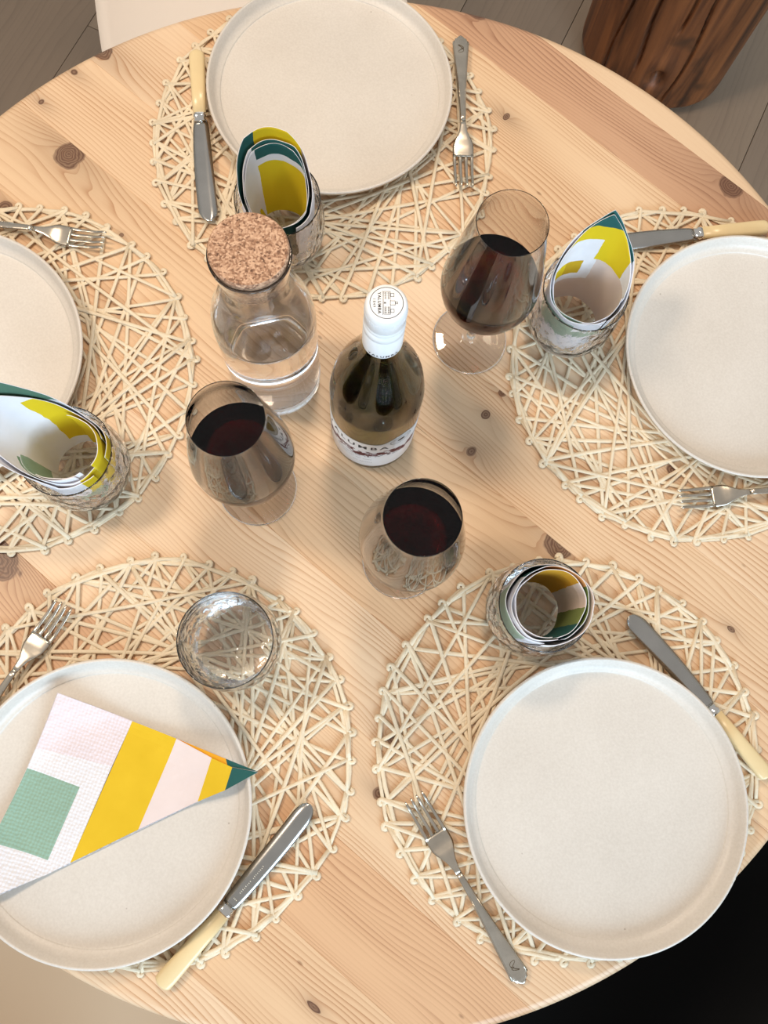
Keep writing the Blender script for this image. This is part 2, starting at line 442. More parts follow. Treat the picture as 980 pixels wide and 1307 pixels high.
def tube(pts, rad, n=10, cap=True):
    V, Fc = [], []
    m = len(pts); P = [Vector(p) for p in pts]
    for i, p in enumerate(P):
        d = (P[min(i + 1, m - 1)] - P[max(i - 1, 0)]).normalized()
        up = Vector((0, 0, 1)) if abs(d.z) < 0.9 else Vector((1, 0, 0))
        a = d.cross(up).normalized(); b = a.cross(d)
        r = rad[i] if isinstance(rad, (list, tuple)) else rad
        for k in range(n):
            t = 2 * pi * k / n; V.append(p + a * (r * cos(t)) + b * (r * sin(t)))
    for i in range(m - 1):
        for k in range(n):
            j = (k + 1) % n; Fc.append((i * n + k, i * n + j, (i + 1) * n + j, (i + 1) * n + k))
    if cap:
        Fc.append(tuple(range(n - 1, -1, -1))); Fc.append(tuple((m - 1) * n + k for k in range(n)))
    return V, Fc
for k in range(4):
    a = pi / 4 + k * pi / 2
    V, Fc = tube([(0.34 * cos(a), 0.34 * sin(a), 0.0), (0.33 * cos(a), 0.33 * sin(a), 0.66)], [0.022, 0.032], 16)
    mesh_obj('leg', V, Fc, M['leg'], table)
V, Fc = lathe([(0.36, 0.65), (0.36, 0.7195), (0.335, 0.7195), (0.335, 0.65)], 64, close=True)
mesh_obj('apron', V, Fc, M['leg'], table, smooth=False)

# ------------------------------------------------------------------ chairs
def shell_chair(loc, rz, mat, legm, w=0.47, name='shell_chair', arms=False):
    t = empty(name, loc, rz)      # local +y = towards the back, origin on the floor under the seat
    NU, NV = 28, 34
    V = []
    prof = spline([(-0.24, 0.425), (-0.235, 0.445), (-0.20, 0.452), (-0.05, 0.44), (0.08, 0.437), (0.16, 0.46), (0.205, 0.53), (0.235, 0.65), (0.255, 0.80), (0.257, 0.83)], 4)
    m = len(prof)
    for side in (0, 1):
        for j, (y, z) in enumerate(prof):
            tt = j / (m - 1)
            wd = w / 2 * (0.80 + 0.22 * sin(pi * min(1, tt * 1.5)) ** 0.7) * (1 if tt < 0.9 else sqrt(max(0.6, 1 - ((tt - 0.9) / 0.16) ** 2)))
            if tt < 0.08: wd *= sqrt(max(0.3, 1 - ((0.08 - tt) / 0.09) ** 2))
            for i in range(NU + 1):
                s = -1 + 2 * i / NU
                curl = abs(s) ** 4 * (0.05 if not arms else 0.16 * min(1, max(0, (tt - 0.15) * 3)))
                V.append((wd * s, y - (0.05 * abs(s) ** 3 if tt > 0.55 else 0), z + curl - side * 0.012))
    Fc = []
    W_ = NU + 1; off = m * W_
    for j in range(m - 1):
        for i in range(NU):
            a = j * W_ + i
            Fc.append((a, a + 1, a + W_ + 1, a + W_)); Fc.append((off + a, off + a + W_, off + a + W_ + 1, off + a + 1))
    for i in range(NU):
        Fc.append((i, off + i, off + i + 1, i + 1)); a = (m - 1) * W_ + i; Fc.append((a, a + 1, off + a + 1, off + a))
    for j in range(m - 1):
        a = j * W_; Fc.append((a, a + W_, off + a + W_, off + a)); a = j * W_ + NU; Fc.append((a, off + a, off + a + W_, a + W_))
    mesh_obj('seat_shell', V, Fc, mat, t)
    for sx in (-1, 1):
        for sy in (-1, 1):
            V, Fc = tube([(sx * 0.20, sy * 0.19, 0.0), (sx * 0.13, sy * 0.11, 0.43)], [0.010, 0.014], 12)
            mesh_obj('leg', V, Fc, legm, t)
    return t
def chair_at(px, py, mat, legm, label, **k):
    c = at(px, py, -0.30); d = Vector((c.x, c.y)) - TC
    t = shell_chair((c.x, c.y, FZ), atan2(d.y, d.x) - pi / 2, mat, legm, **k)
    tag(t, label, 'chair'); return t
chair_at(322, 12, M['tin'], M['leg'], 'off-white moulded chair tucked behind the far side of the table')
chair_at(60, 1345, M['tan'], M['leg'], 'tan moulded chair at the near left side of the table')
bc = shell_chair((0.36, -0.43, FZ), radians(-135), M['black'], M['black_leg'], w=0.66, name='armchair', arms=True)
tag(bc, 'black upholstered armchair at the near right side of the table', 'chair')
bc.scale = (1.25, 1.1, 1.0)

# ------------------------------------------------------------------ stump stool
def stump_mat():
    m, N, L, b = new_mat('oiled_log')
    tc = N.new('ShaderNodeTexCoord'); P = tc.outputs['Object']
    mp = N.new('ShaderNodeMapping'); mp.inputs['Scale'].default_value = (40, 40, 2.4); L.new(P, mp.inputs[0])
    n = N.new('ShaderNodeTexNoise'); n.inputs['Scale'].default_value = 1; n.inputs['Detail'].default_value = 6; n.inputs['Distortion'].default_value = 0.6; L.new(mp.outputs[0], n.inputs['Vector'])
    r = N.new('ShaderNodeValToRGB'); L.new(n.outputs[0], r.inputs[0]); e = r.color_ramp.elements
    e[0].position = 0.32; e[0].color = s2l((52, 30, 17)); e[1].position = 0.68; e[1].color = s2l((144, 88, 48)); k = e.new(0.5); k.color = s2l((112, 66, 36))
    n2 = N.new('ShaderNodeTexNoise'); n2.inputs['Scale'].default_value = 9; n2.inputs['Detail'].default_value = 3; L.new(P, n2.inputs['Vector'])
    mr = N.new('ShaderNodeMapRange'); L.new(n2.outputs[0], mr.inputs[0]); mr.inputs[1].default_value = 0.60; mr.inputs[2].default_value = 0.72
    mx = N.new('ShaderNodeMix'); mx.data_type = 'RGBA'; L.new(mr.outputs[0], mx.inputs[0]); L.new(r.outputs[0], mx.inputs[6]); mx.inputs[7].default_value = s2l((48, 36, 24))
    L.new(mx.outputs[2], b.inputs['Base Color']); b.inputs['Roughness'].default_value = 0.5
    bp = N.new('ShaderNodeBump'); bp.inputs['Strength'].default_value = 0.5; bp.inputs['Distance'].default_value = 0.003
    L.new(n.outputs[0], bp.inputs['Height']); L.new(bp.outputs[0], b.inputs['Normal'])
    return m
SM = stump_mat()
sb = (0.700, 1.372)
stump = empty('log_stool', (sb[0], sb[1], FZ)); tag(stump, 'dark oiled log stool with cracks and a knot hole, on the floor behind the table', 'stool')
NA, NZ = 400, 44
V, Fc = [], []
rng = random.Random(3)
back = atan2(-sb[1], -sb[0])           # side that faces the table
cracks = [(back - 0.50, 0.0, 1.0), (back - 0.15, 0.30, 1.0), (back + 0.42, 0.0, 1.0), (back + 0.15, 0.55, 1.0), (back + 1.5, 0, 1), (back + 2.6, 0, 1), (back - 2.0, 0, 1)]
Hs = 0.44
for j in range(NZ + 1):
    z = Hs * j / NZ
    for i in range(NA):
        a = 2 * pi * i / NA
        r = 0.164 + 0.006 * sin(2 * a + 1) + 0.004 * sin(5 * a + z * 4) + 0.010 * (z / Hs)
        ed = min(z, Hs - z)
        if ed < 0.035: r -= 0.030 * (1 - ed / 0.035) ** 2
        for ca, z0, z1 in cracks:
            da = (a - ca - 0.035 * sin(z * 20 + ca * 9) + pi) % (2 * pi) - pi
            if z0 <= z / Hs <= z1: r -= 0.016 * math.exp(-(da / 0.013) ** 2)
        dk_a = ((a - back - 0.17 + pi) % (2 * pi) - pi) * 0.16; dk = hypot(dk_a, (z - 0.12) * 0.9)
        r += 0.010 * math.exp(-(dk / 0.045) ** 2) - 0.030 * math.exp(-(dk / 0.016) ** 2)
        V.append((r * cos(a), r * sin(a), z))
for j in range(NZ):
    for i in range(NA):
        k = (i + 1) % NA; Fc.append((j * NA + i, j * NA + k, (j + 1) * NA + k, (j + 1) * NA + i))
Fc.append(tuple(range(NA - 1, -1, -1))); Fc.append(tuple(NZ * NA + i for i in range(NA)))
mesh_obj('log', V, Fc, SM, stump)

# ------------------------------------------------------------------ placemats
def strand_geo(path, w, h):
    """flat paper cord along a path of (x, y, z)"""
    sec = [(-0.5, 0.0), (-0.32, 0.5), (0.32, 0.5), (0.5, 0.0), (0.32, -0.5), (-0.32, -0.5)]
    V, Fc = [], []; m = len(path); ns = len(sec)
    for i in range(m):
        p = Vector(path[i]); d = Vector(path[min(i + 1, m - 1)]) - Vector(path[max(i - 1, 0)]); d.z = 0; d.normalize()
        a = Vector((-d.y, d.x, 0))
        for s, t in sec: V.append(p + a * (s * w) + Vector((0, 0, t * h)))
    for i in range(m - 1):
        for k in range(ns):
            j = (k + 1) % ns; Fc.append((i * ns + k, (i + 1) * ns + k, (i + 1) * ns + j, i * ns + j))
    Fc.append(tuple(range(ns))); Fc.append(tuple((m - 1) * ns + k for k in range(ns - 1, -1, -1)))
    return V, Fc

def make_mat(seed, Rm=0.1985):
    rg = random.Random(seed)
    t = empty('placemat')
    Np = 45
    ang = [2 * pi * (i + rg.uniform(-0.16, 0.16)) / Np for i in range(Np)]
    rad = [Rm * (1 + rg.uniform(-0.016, 0.004)) for _ in range(Np)]
    def pin(i):
        i %= Np; return Vector((rad[i] * cos(ang[i]), rad[i] * sin(ang[i])))
    segs = []
    for fam, (k, jit, keep, inset) in enumerate([(16, 1, 1.0, 0.0), (11, 2, 0.55, 0.0), (3, 1, 0.9, 0.0016), (2, 0, 0.45, 0.0034)]):
        for i in range(Np):
            if rg.random() > keep: continue
            kk = k + rg.randint(-jit, jit)
            segs.append((i, i + kk, fam, inset))
    for (i, j, fam, inset) in segs:
        a, b = pin(i), pin(j)
        na, nb = a.normalized(), b.normalized()
        a = a - na * (0.0022 + inset); b = b - nb * (0.0022 + inset)
        d = (b - a).normalized(); side = Vector((-d.y, d.x))
        path = []
        z0, z1, z2 = rg.uniform(0.0012, 0.0040), rg.uniform(0.0012, 0.0040), rg.uniform(0.0012, 0.0040)
        if fam < 2:
            # half loop around the pin before setting off
            ta = Vector((-na.y, na.x)); sgn = 1 if ta.dot(d) > 0 else -1
            rl = rg.uniform(0.0021, 0.0030)
            for q in range(6):
                th = pi * q / 5
                pth = a - ta * sgn * (-rl * cos(th)) + na * (rl * 1.35 * sin(th))
                path.append((pth.x, pth.y, 0.0022 + 0.0012 * q / 5))
            a = a - ta * sgn * rl
            tb = Vector((-nb.y, nb.x)); b = b + tb * (rl if tb.dot(d) > 0 else -rl)
            d = (b - a).normalized(); side = Vector((-d.y, d.x))
        L_ = (b - a).length; nseg = 10 if fam < 2 else 5
        bow = rg.uniform(-0.02, 0.02) * L_; ph = rg.uniform(0, 6.28)
        if fam >= 2: bow = abs(L_) * 0.02
        for q in range(nseg + 1):
            u = q / nseg
            if fam < 2 and q == 0: continue
            p = a + (b - a) * u + side * (bow * sin(pi * u) * (1 if fam < 2 else -1) + 0.0006 * sin(u * 9 + ph) * min(1, 4 * u * (1 - u)))
            z = (z0 * (1 - u) + z2 * u) * (1 - sin(pi * u)) + z1 * sin(pi * u) + 0.0004 * sin(u * 14 + ph)
            path.append((p.x, p.y, max(0.0011, z)))
        V, Fc = strand_geo(path, rg.uniform(0.0037, 0.0046), 0.0018)
        mesh_obj('strand', V, Fc, M['strand'], t)
    return t
mat_c = [((0.2248, -0.0812), 0.3, 'woven cream paper-cord placemat at the near right, fork and knife beside its bare plate'),
         ((-0.1866, -0.0777), 1.9, 'woven cream paper-cord placemat at the near left, under the plate with the folded napkin'),
         ((-0.0235, 0.5993), 4.0, 'woven cream paper-cord placemat at the far end, partly behind the corked carafe'),
         ((0.3770, 0.3278), 2.2, 'woven cream paper-cord placemat on the right, beside the tilted-looking tallest wine glass'),
         ((-0.3575, 0.3164), 5.1, 'woven cream paper-cord placemat on the left, cut by the photo edge')]
mat_c[3] = (mat_c[3][0], mat_c[3][1], 'woven cream paper-cord placemat on the right, its knife tip hidden behind a peaked napkin')
protoA, protoB = make_mat(11), make_mat(29)
for i, (c, rz, lab) in enumerate(mat_c):
    o = (protoA, protoB)[i % 2] if i < 2 else copy_tree((protoA, protoB)[i % 2])
    o.location = (c[0], c[1], 0.0); o.rotation_euler = (0, 0, rz)
    tag(o, lab, 'placemat', 'woven placemats round the table')

# ------------------------------------------------------------------ plates
PZ = 0.0058
pp_out = spline([(0.0, 0.0005), (0.092, 0.0), (0.096, 0.0), (0.102, 0.0012), (0.118, 0.0035), (0.131, 0.0085), (0.1375, 0.0150), (0.1398, 0.0200)], 4)
pp_in = spline([(0.1398, 0.0200), (0.1396, 0.0213), (0.1384, 0.0220), (0.1368, 0.0216), (0.1346, 0.0176), (0.1318, 0.0120), (0.1265, 0.0083), (0.1180, 0.0068), (0.060, 0.0064), (0.0, 0.0066)], 5)
V, Fc = lathe(pp_out + pp_in[1:], 128)
n_out = (len(pp_out) - 1) * 128 + 3 * 128
pm = None
plate_c = [((0.2532, -0.1276), 'bare oatmeal stoneware plate at the near right, knife tucked along its right edge'),
           ((-0.2277, -0.1246), 'oatmeal stoneware plate at the near left with a folded napkin lying on it'),
           ((-0.0166, 0.6578), 'oatmeal stoneware plate at the far end, warmly lit, between fork and cream-handled knife'),
           ((0.4431, 0.3367), 'pale stoneware plate on the right behind the peaked napkin, cut by the right photo edge'),
           ((-0.4134, 0.3301), 'pale stoneware plate on the left, cut by the left photo edge')]
for i, (c, lab) in enumerate(plate_c):
    if pm is None:
        o = mesh_obj('plate', V, Fc, [M['plate'], M['plate_side']], None, fm=[1 if k < n_out else 0 for k in range(len(Fc))]); pm = o
    else:
        o = pm.copy(); link(o)
    o.location = (c[0], c[1], PZ); o.rotation_euler = (0, 0, i * 1.3)
    tag(o, lab, 'plate', 'dinner plates on the placemats')

# ------------------------------------------------------------------ cutlery
def loft(stations, nsec=8, capends=True):
    """stations: (s, yc, halfwidth, z, thickness)"""
    V, Fc = [], []; m = len(stations)
    for s, yc, hw, z, th in stations:
        for k in range(nsec):
            a = 2 * pi * (k + 0.5) / nsec
            cxx = cos(a); cyy = sin(a)
            V.append((s, yc + hw * math.copysign(abs(cxx) ** 0.6, cxx), z + th / 2 * math.copysign(abs(cyy) ** 0.8, cyy)))
    for i in range(m - 1):
        for k in range(nsec):
            j = (k + 1) % nsec; Fc.append((i * nsec + k, i * nsec + j, (i + 1) * nsec + j, (i + 1) * nsec + k))
    if capends:
        Fc.append(tuple(range(nsec - 1, -1, -1))); Fc.append(tuple((m - 1) * nsec + k for k in range(nsec)))
    return V, Fc
def zline(s):      # arched profile of a fork 0.19 long
    pts = [(0.0, 0.0020), (0.02, 0.0024), (0.07, 0.0060), (0.11, 0.0095), (0.128, 0.0080), (0.145, 0.0040), (0.158, 0.0030), (0.175, 0.0045), (0.192, 0.0088)]
    for (a, za), (b, zb) in zip(pts, pts[1:]):
        if s <= b:
            u = (s - a) / (b - a); u = u * u * (3 - 2 * u); return za + (zb - za) * max(0, u)
    return pts[-1][1]
def fork():
    t = empty('fork')
    st = [(-0.0015, 0, 0.0012), (0.0, 0, 0.0035), (0.0012, 0, 0.0040), (0.0022, 0, 0.0066), (0.0045, 0, 0.0072), (0.0062, 0, 0.0094), (0.009, 0, 0.0097), (0.012, 0, 0.0092), (0.03, 0, 0.0078), (0.06, 0, 0.0054), (0.09, 0, 0.0037), (0.106, 0, 0.0032), (0.112, 0, 0.0028)]
    V, Fc = loft([(s, y, w, zline(max(0, s)), 0.0024) for s, y, w in st], 12)
    hd = mesh_obj('handle', V, Fc, M['silver'], t)
    # raised border line and engraved initials at the end of the handle
    for sy in (-1, 1):
        pts = [(0.006, sy * 0.0078), (0.012, sy * 0.0077), (0.03, sy * 0.0064), (0.06, sy * 0.0041), (0.09, sy * 0.0025)]
        V, Fc = tube([(a, b, zline(a) + 0.0012) for a, b in pts], 0.00035, 6); mesh_obj('border_thread', V, Fc, M['silver'], hd)
    sq = [(0.012 + 0.0035 * cos(q * 0.55) + q * 0.00045, 0.0032 * sin(q * 0.83), zline(0.016) + 0.00125) for q in range(18)]
    V, Fc = tube(sq, 0.00028, 5); mesh_obj('engraving', V, Fc, M['mark'], hd)
    st = [(0.110, 0, 0.0028), (0.117, 0, 0.0033), (0.124, 0, 0.0046), (0.130, 0, 0.0070), (0.135, 0, 0.0098), (0.139, 0, 0.0114), (0.144, 0, 0.0118), (0.150, 0, 0.0117), (0.1525, 0, 0.0116)]
    V, Fc = loft([(s, y, w, zline(s), 0.0018) for s, y, w in st], 12)
    mesh_obj('head', V, Fc, M['silver'], t)
    for k in range(4):
        y0 = -0.0097 + 0.00647 * k
        st = []
        for q in range(11):
            u = q / 10; s = 0.1500 + 0.042 * u
            st.append((s, y0 * (1 - 0.06 * u), 0.0019 * (1 - 0.25 * u) if u < 0.93 else 0.0008, zline(s), 0.0017 if u < 0.93 else 0.0009))
        V, Fc = loft(st, 8); mesh_obj('tine', V, Fc, M['silver'], t)
    return t
def knife(hl=0.078, bl=0.122, etched=False, hw=0.0085):
    t = empty('table_knife')
    st = [(-0.001, 0, hw * 0.45), (0.0, 0, hw * 0.8), (0.002, 0, hw), (0.010, 0, hw * 1.03), (hl * 0.6, 0, hw * 0.93), (hl, 0, hw * 0.80)]
    V, Fc = loft([(s, y, w, 0.0045, 0.0085) for s, y, w in st], 14)
    mesh_obj('handle', V, Fc, M['ivory'], t)
    st = [(hl - 0.001, 0, hw * 0.84), (hl + 0.003, 0, hw * 0.86), (hl + 0.0045, 0, hw * 0.66), (hl + 0.008, 0, hw * 0.78)]
    V, Fc = loft([(s, y, w, 0.0045, 0.0086 if i < 2 else 0.0050) for i, (s, y, w) in enumerate(st)], 14)
    mesh_obj('ferrule', V, Fc, M['chrome'], t)
    n = 34; s0 = hl + 0.006
    V, Fc = [], []
    for i in range(n + 1):
        u = 1 - (1 - i / n) ** 1.7; s = s0 + bl * u
        yc = 0.0006 + 0.004 * u ** 2.2
        w = 0.0082 + 0.0022 * sin(min(1, u * 1.6) * pi / 2) 
        if u > 0.86: w *= sqrt(max(0.0, 1 - ((u - 0.86) / 0.1401) ** 2.1))
        w = max(w, 0.0006)
        if u < 0.06: w = 0.0066 + (w - 0.0066) * u / 0.06
        zc = 0.0038 + 0.0008 * u
        for y, th in ((-1, 0.0003), (-0.55, 0.0012), (0.2, 0.0018), (1, 0.0020)):
            V.append((s, yc + y * w, zc + th / 2))
        for y, th in ((1, 0.0020), (0.2, 0.0018), (-0.55, 0.0012), (-1, 0.0003)):
            V.append((s, yc + y * w, zc - th / 2))
    for i in range(n):
        for k in range(8):
            j = (k + 1) % 8; Fc.append((i * 8 + k, (i + 1) * 8 + k, (i + 1) * 8 + j, i * 8 + j))
    Fc.append(tuple(range(8))); Fc.append(tuple(n * 8 + k for k in range(7, -1, -1)))
    bo = mesh_obj('blade', V, Fc, M['steel'], t)
    if etched:      # illegible row of tiny etched strokes
        rg = random.Random(5); V, Fc = [], []
        def stroke(x, y, w, h):
            b = len(V); z = 0.0053
            V.extend([(x, y, z), (x + w, y, z), (x + w, y + h, z), (x, y + h, z), (x, y, z - .0006), (x + w, y, z - .0006), (x + w, y + h, z - .0006), (x, y + h, z - .0006)])
            Fc.extend([(b, b + 1, b + 2, b + 3), (b, b + 4, b + 5, b + 1), (b + 1, b + 5, b + 6, b + 2), (b + 2, b + 6, b + 7, b + 3), (b + 3, b + 7, b + 4, b)])
        for q in range(17):
            if q in (8,): continue
            stroke(s0 + 0.018 + q * 0.0021, -0.0006 + rg.uniform(-.0002, .0002), 0.0005, rg.uniform(0.0009, 0.0015))
        for q in range(3): stroke(s0 + 0.010, -0.002 + q * 0.0016, 0.0012, 0.0006)
        mesh_obj('etched_mark', V, Fc, M['etch'], bo, smooth=False)
    return t
def lay(o, pa, pb, length, z=0.0052, flip=False):
    """put local x=0 at pixel pa and point local +x at pixel pb"""
    a, b = at(pa[0], pa[1], z + 0.004), at(pb[0], pb[1], z + 0.004)
    d = b - a; o.location = (a.x, a.y, z); o.rotation_euler = (0, 0, atan2(d.y, d.x))
    return d.length
def fix_len(o, pa, pb, nominal, anchor_b=False, z=0.0052):
    L_ = lay(o, pa, pb, nominal, z); s = L_ / nominal
    o.scale = (s, min(1.08, max(0.95, s)), 1)
f0 = fork(); FG = 'silver forks round the table'
fix_len(f0, (588, 46), (592, 241), 0.192); tag(f0, 'silver fork right of the far plate, tines towards the viewer', 'fork', FG)
def fork_dir(tip, thru, label):
    o = copy_tree(f0); z = 0.0092
    b, a = at(tip[0], tip[1], z), at(thru[0], thru[1], z); d = (b - a).normalized()
    o.location = (b.x - d.x * 0.189, b.y - d.y * 0.189, 0.0052); o.rotation_euler = (0, 0, atan2(d.y, d.x)); o.scale = (0.985, 1, 1)
    tag(o, label, 'fork', FG); return o
fork_dir((135, 309), (40, 294), 'silver fork above the left plate, only head and neck in the photo')
fork_dir((864, 638), (976, 627), 'silver fork below the right plate, lying on the woven mat edge')
fork_dir((84, 771), (20, 858), 'silver fork at the upper left of the plate with the folded napkin')
o = copy_tree(f0); fix_len(o, (668, 1254), (527, 1016), 0.192); tag(o, 'silver fork at the near right, engraved handle end hanging past the mat', 'fork', FG)
KG = 'cream-handled table knives'
k0 = knife(); L0 = 0.078 + 0.006 + 0.122
fix_len(k0, (251, 68), (262, 283), L0); tag(k0, 'cream-handled knife left of the far plate, blade towards the viewer', 'knife', KG)
o = copy_tree(k0)
a, b = at(1040, 285, 0.009), at(800, 307, 0.009); d = (b - a).normalized(); pf = at(893, 298, 0.009)
o.location = (pf.x - d.x * 0.079, pf.y - d.y * 0.079, 0.0052); o.rotation_euler = (0, 0, atan2(d.y, d.x)); o.scale = (1, 1, 1)
tag(o, 'cream-handled knife above the right plate, its blade tip behind the peaked napkin', 'knife', KG)
k2 = knife(hl=0.088, bl=0.128, etched=True, hw=0.0095)
fix_len(k2, (206, 1256), (401, 1031), 0.222); tag(k2, 'cream-handled knife with faint etching, right of the plate with the folded napkin', 'knife', KG)
o = copy_tree(k0); z = 0.0092
a, b = at(1000, 1012, z), at(811, 784, z); d = (b - a).normalized(); pf = at(911, 909, z)
o.location = (pf.x - d.x * 0.079, pf.y - d.y * 0.079, 0.0052); o.rotation_euler = (0, 0, atan2(d.y, d.x)); o.scale = (1, 0.95, 1)
tag(o, 'cream-handled knife along the upper right rim of the bare near plate', 'knife', KG)

# ------------------------------------------------------------------ wine glasses
def gl_shell(out_p, in_p, n=80):
    return lathe(out_p + in_p, n)
GH = 0.240
g_out = [(0.0, 0.0), (0.030, 0.0)] + spline([(0.0395, 0.0002), (0.0405, 0.0012), (0.0395, 0.0022), (0.028, 0.0034), (0.012, 0.0062), (0.0055, 0.0120), (0.0040, 0.022), (0.0038, 0.045), (0.0040, 0.064), (0.0060, 0.0735), (0.016, 0.0800), (0.0300, 0.0905), (0.0410, 0.1060), (0.0462, 0.1240), (0.0468, 0.1390), (0.0445, 0.1580), (0.0405, 0.1820), (0.0360, 0.2070), (0.0316, 0.2300), (0.0304, 0.2395)], 4) + [(0.03033, 0.2398), (0.03018, 0.23998), (0.0300, 0.24)]
g_in = [(0.02985, 0.23998), (0.0298, 0.2398)] + spline([(0.02985, 0.2395), (0.0310, 0.2300), (0.0352, 0.2070), (0.0397, 0.1820), (0.0437, 0.1580), (0.0460, 0.1390), (0.0454, 0.1240), (0.0401, 0.1065), (0.0290, 0.0920), (0.015, 0.0825), (0.004, 0.0785), (0.0, 0.0782)], 4)
WL = 0.142
def inner_r(z, prof):
    for (r0, z0), (r1, z1) in zip(prof, prof[1:]):
        if min(z0, z1) <= z <= max(z0, z1) and abs(z1 - z0) > 1e-9: return r0 + (r1 - r0) * (z - z0) / (z1 - z0)
    return 0.01
def liquid(prof_in, level, eps=0.0002, base=None):
    pts = [(r + eps, z - (eps if z < 0.085 else 0)) for r, z in prof_in if z < level]
    rl = inner_r(level, prof_in) + eps
    pts = [(0.0, level), (rl * 0.6, level), (rl - 0.0022, level), (rl - 0.0008, level + 0.0002), (rl, level + 0.0005)] + pts
    pts[-1] = (0.0, pts[-1][1])
    return pts
def wine_glass():
    t = empty('wine_glass')
    V, Fc = gl_shell(g_out, g_in); mesh_obj('glass', V, Fc, M['clear'], t)
    V, Fc = lathe(liquid(g_in, WL, 0.0003)[::-1], 80); mesh_obj('wine', V, Fc, M['wine'], t)
    return t
w0 = wine_glass(); WG = 'stemmed glasses of red wine'
w0.location = (0.1375, 0.3600, 0.0006); tag(w0, 'glass of red wine right of the bottle, farthest of the three, its foot fully visible', 'wine glass', WG)
o = copy_tree(w0); o.location = (-0.0915, 0.1916, 0.0006); tag(o, 'glass of red wine standing in front of the corked water carafe', 'wine glass', WG)
o = copy_tree(w0); o.location = (0.0590, 0.1145, 0.0006); tag(o, 'nearest glass of red wine, between the bottle and the near mats, its foot mostly hidden', 'wine glass', WG)

# ------------------------------------------------------------------ carafe
car = empty('water_carafe', (-0.0735, 0.3165, 0.0006)); tag(car, 'clear glass water carafe with a wide cork stopper, half full', 'carafe')
c_out = [(0.0, 0.0), (0.040, 0.0)] + spline([(0.0448, 0.0008), (0.0470, 0.004), (0.0472, 0.020), (0.0455, 0.0245), (0.0468, 0.029), (0.0474, 0.06), (0.0474, 0.12), (0.0470, 0.150), (0.0440, 0.170), (0.0370, 0.187), (0.0305, 0.198), (0.0282, 0.208), (0.0282, 0.222), (0.0300, 0.240), (0.0324, 0.256), (0.0330, 0.262)], 4)
c_in = spline([(0.0305, 0.262), (0.0300, 0.256), (0.0277, 0.240), (0.0260, 0.222), (0.0260, 0.208), (0.0285, 0.197), (0.0352, 0.185), (0.0420, 0.168), (0.0448, 0.150), (0.0452, 0.12), (0.0452, 0.06), (0.0446, 0.030), (0.042, 0.022), (0.03, 0.0185), (0.0, 0.018)], 4)
V, Fc = lathe(c_out + c_in, 80); mesh_obj('glass', V, Fc, M['clear'], car)
V, Fc = lathe(liquid(c_in, 0.153, 0.0004)[::-1], 80); mesh_obj('water', V, Fc, M['water'], car)
V, Fc = lathe([(0.0, 0.232), (0.0262, 0.232), (0.0272, 0.234), (0.0298, 0.2625), (0.0312, 0.2665), (0.0314, 0.2685), (0.0300, 0.2705), (0.0, 0.2705)], 64); mesh_obj('cork_stopper', V, Fc, M['cork'], car, smooth=False)

# ------------------------------------------------------------------ wine bottle
BX, BY = at(475, 549, 0).xy
bot = empty('wine_bottle', (BX, BY, 0.0006)); tag(bot, 'olive green wine bottle with white screw cap and white label', 'bottle')
b_out = spline([(0.030, 0.0), (0.0395, 0.0), (0.0430, 0.004), (0.0436, 0.02), (0.0436, 0.07), (0.0436, 0.125), (0.0426, 0.145), (0.0380, 0.172), (0.0285, 0.200), (0.0195, 0.226), (0.0155, 0.248), (0.0143, 0.262), (0.0138, 0.280), (0.0138, 0.300)], 5)
b_in = spline([(0.0100, 0.300), (0.0102, 0.280), (0.0112, 0.262), (0.0128, 0.248), (0.0168, 0.226), (0.0258, 0.200), (0.0350, 0.172), (0.0398, 0.145), (0.0409, 0.125), (0.0409, 0.07), (0.0409, 0.02), (0.038, 0.010), (0.020, 0.022), (0.0, 0.026)], 5)
V, Fc = lathe([(0.0, 0.016), (0.018, 0.010)] + b_out + b_in, 96); mesh_obj('glass', V, Fc, M['bottle'], bot)
V, Fc = lathe(liquid(b_in, 0.235, 0.0004)[::-1], 64); mesh_obj('wine', V, Fc, M['white_wine'], bot)
CT = 0.3085
cap_p = [(0.0160, 0.2440), (0.0161, 0.2445), (0.0160, 0.2700), (0.0156, 0.2707), (0.0156, 0.2713), (0.0160, 0.2720), (0.0160, 0.2800), (0.0153, 0.2806), (0.0153, 0.2818), (0.0157, 0.2826), (0.0157, 0.2850), (0.0153, 0.2858), (0.0153, 0.2868), (0.0157, 0.2876), (0.0157, 0.3025), (0.0152, 0.3060), (0.0140, 0.3080), (0.0128, CT), (0.0, CT)]
V, Fc = lathe([(0.0152, 0.2440)] + cap_p, 64); capo = mesh_obj('screw_cap', V, Fc, M['cap'], bot)
# knurled row on the cap
def add_box(V, Fc, c, ax, ay, az):
    b = len(V); c = Vector(c)
    for sx in (-1, 1):
        for sy in (-1, 1):
            for sz in (-1, 1): V.append(c + ax * sx + ay * sy + az * sz)
    for f in ((0, 1, 3, 2), (4, 6, 7, 5), (0, 4, 5, 1), (2, 3, 7, 6), (0, 2, 6, 4), (1, 5, 7, 3)): Fc.append(tuple(b + i for i in f))
V, Fc = [], []
for i in range(72):
    a = 2 * pi * i / 72; rad = Vector((cos(a), sin(a), 0)); tan = Vector((-sin(a), cos(a), 0))
    add_box(V, Fc, rad * 0.0157 + Vector((0, 0, 0.2985)), rad * 0.00018, tan * 0.0003, Vector((0, 0, 0.0022)))
mesh_obj('knurling', V, Fc, M['cap'], capo, smooth=False)

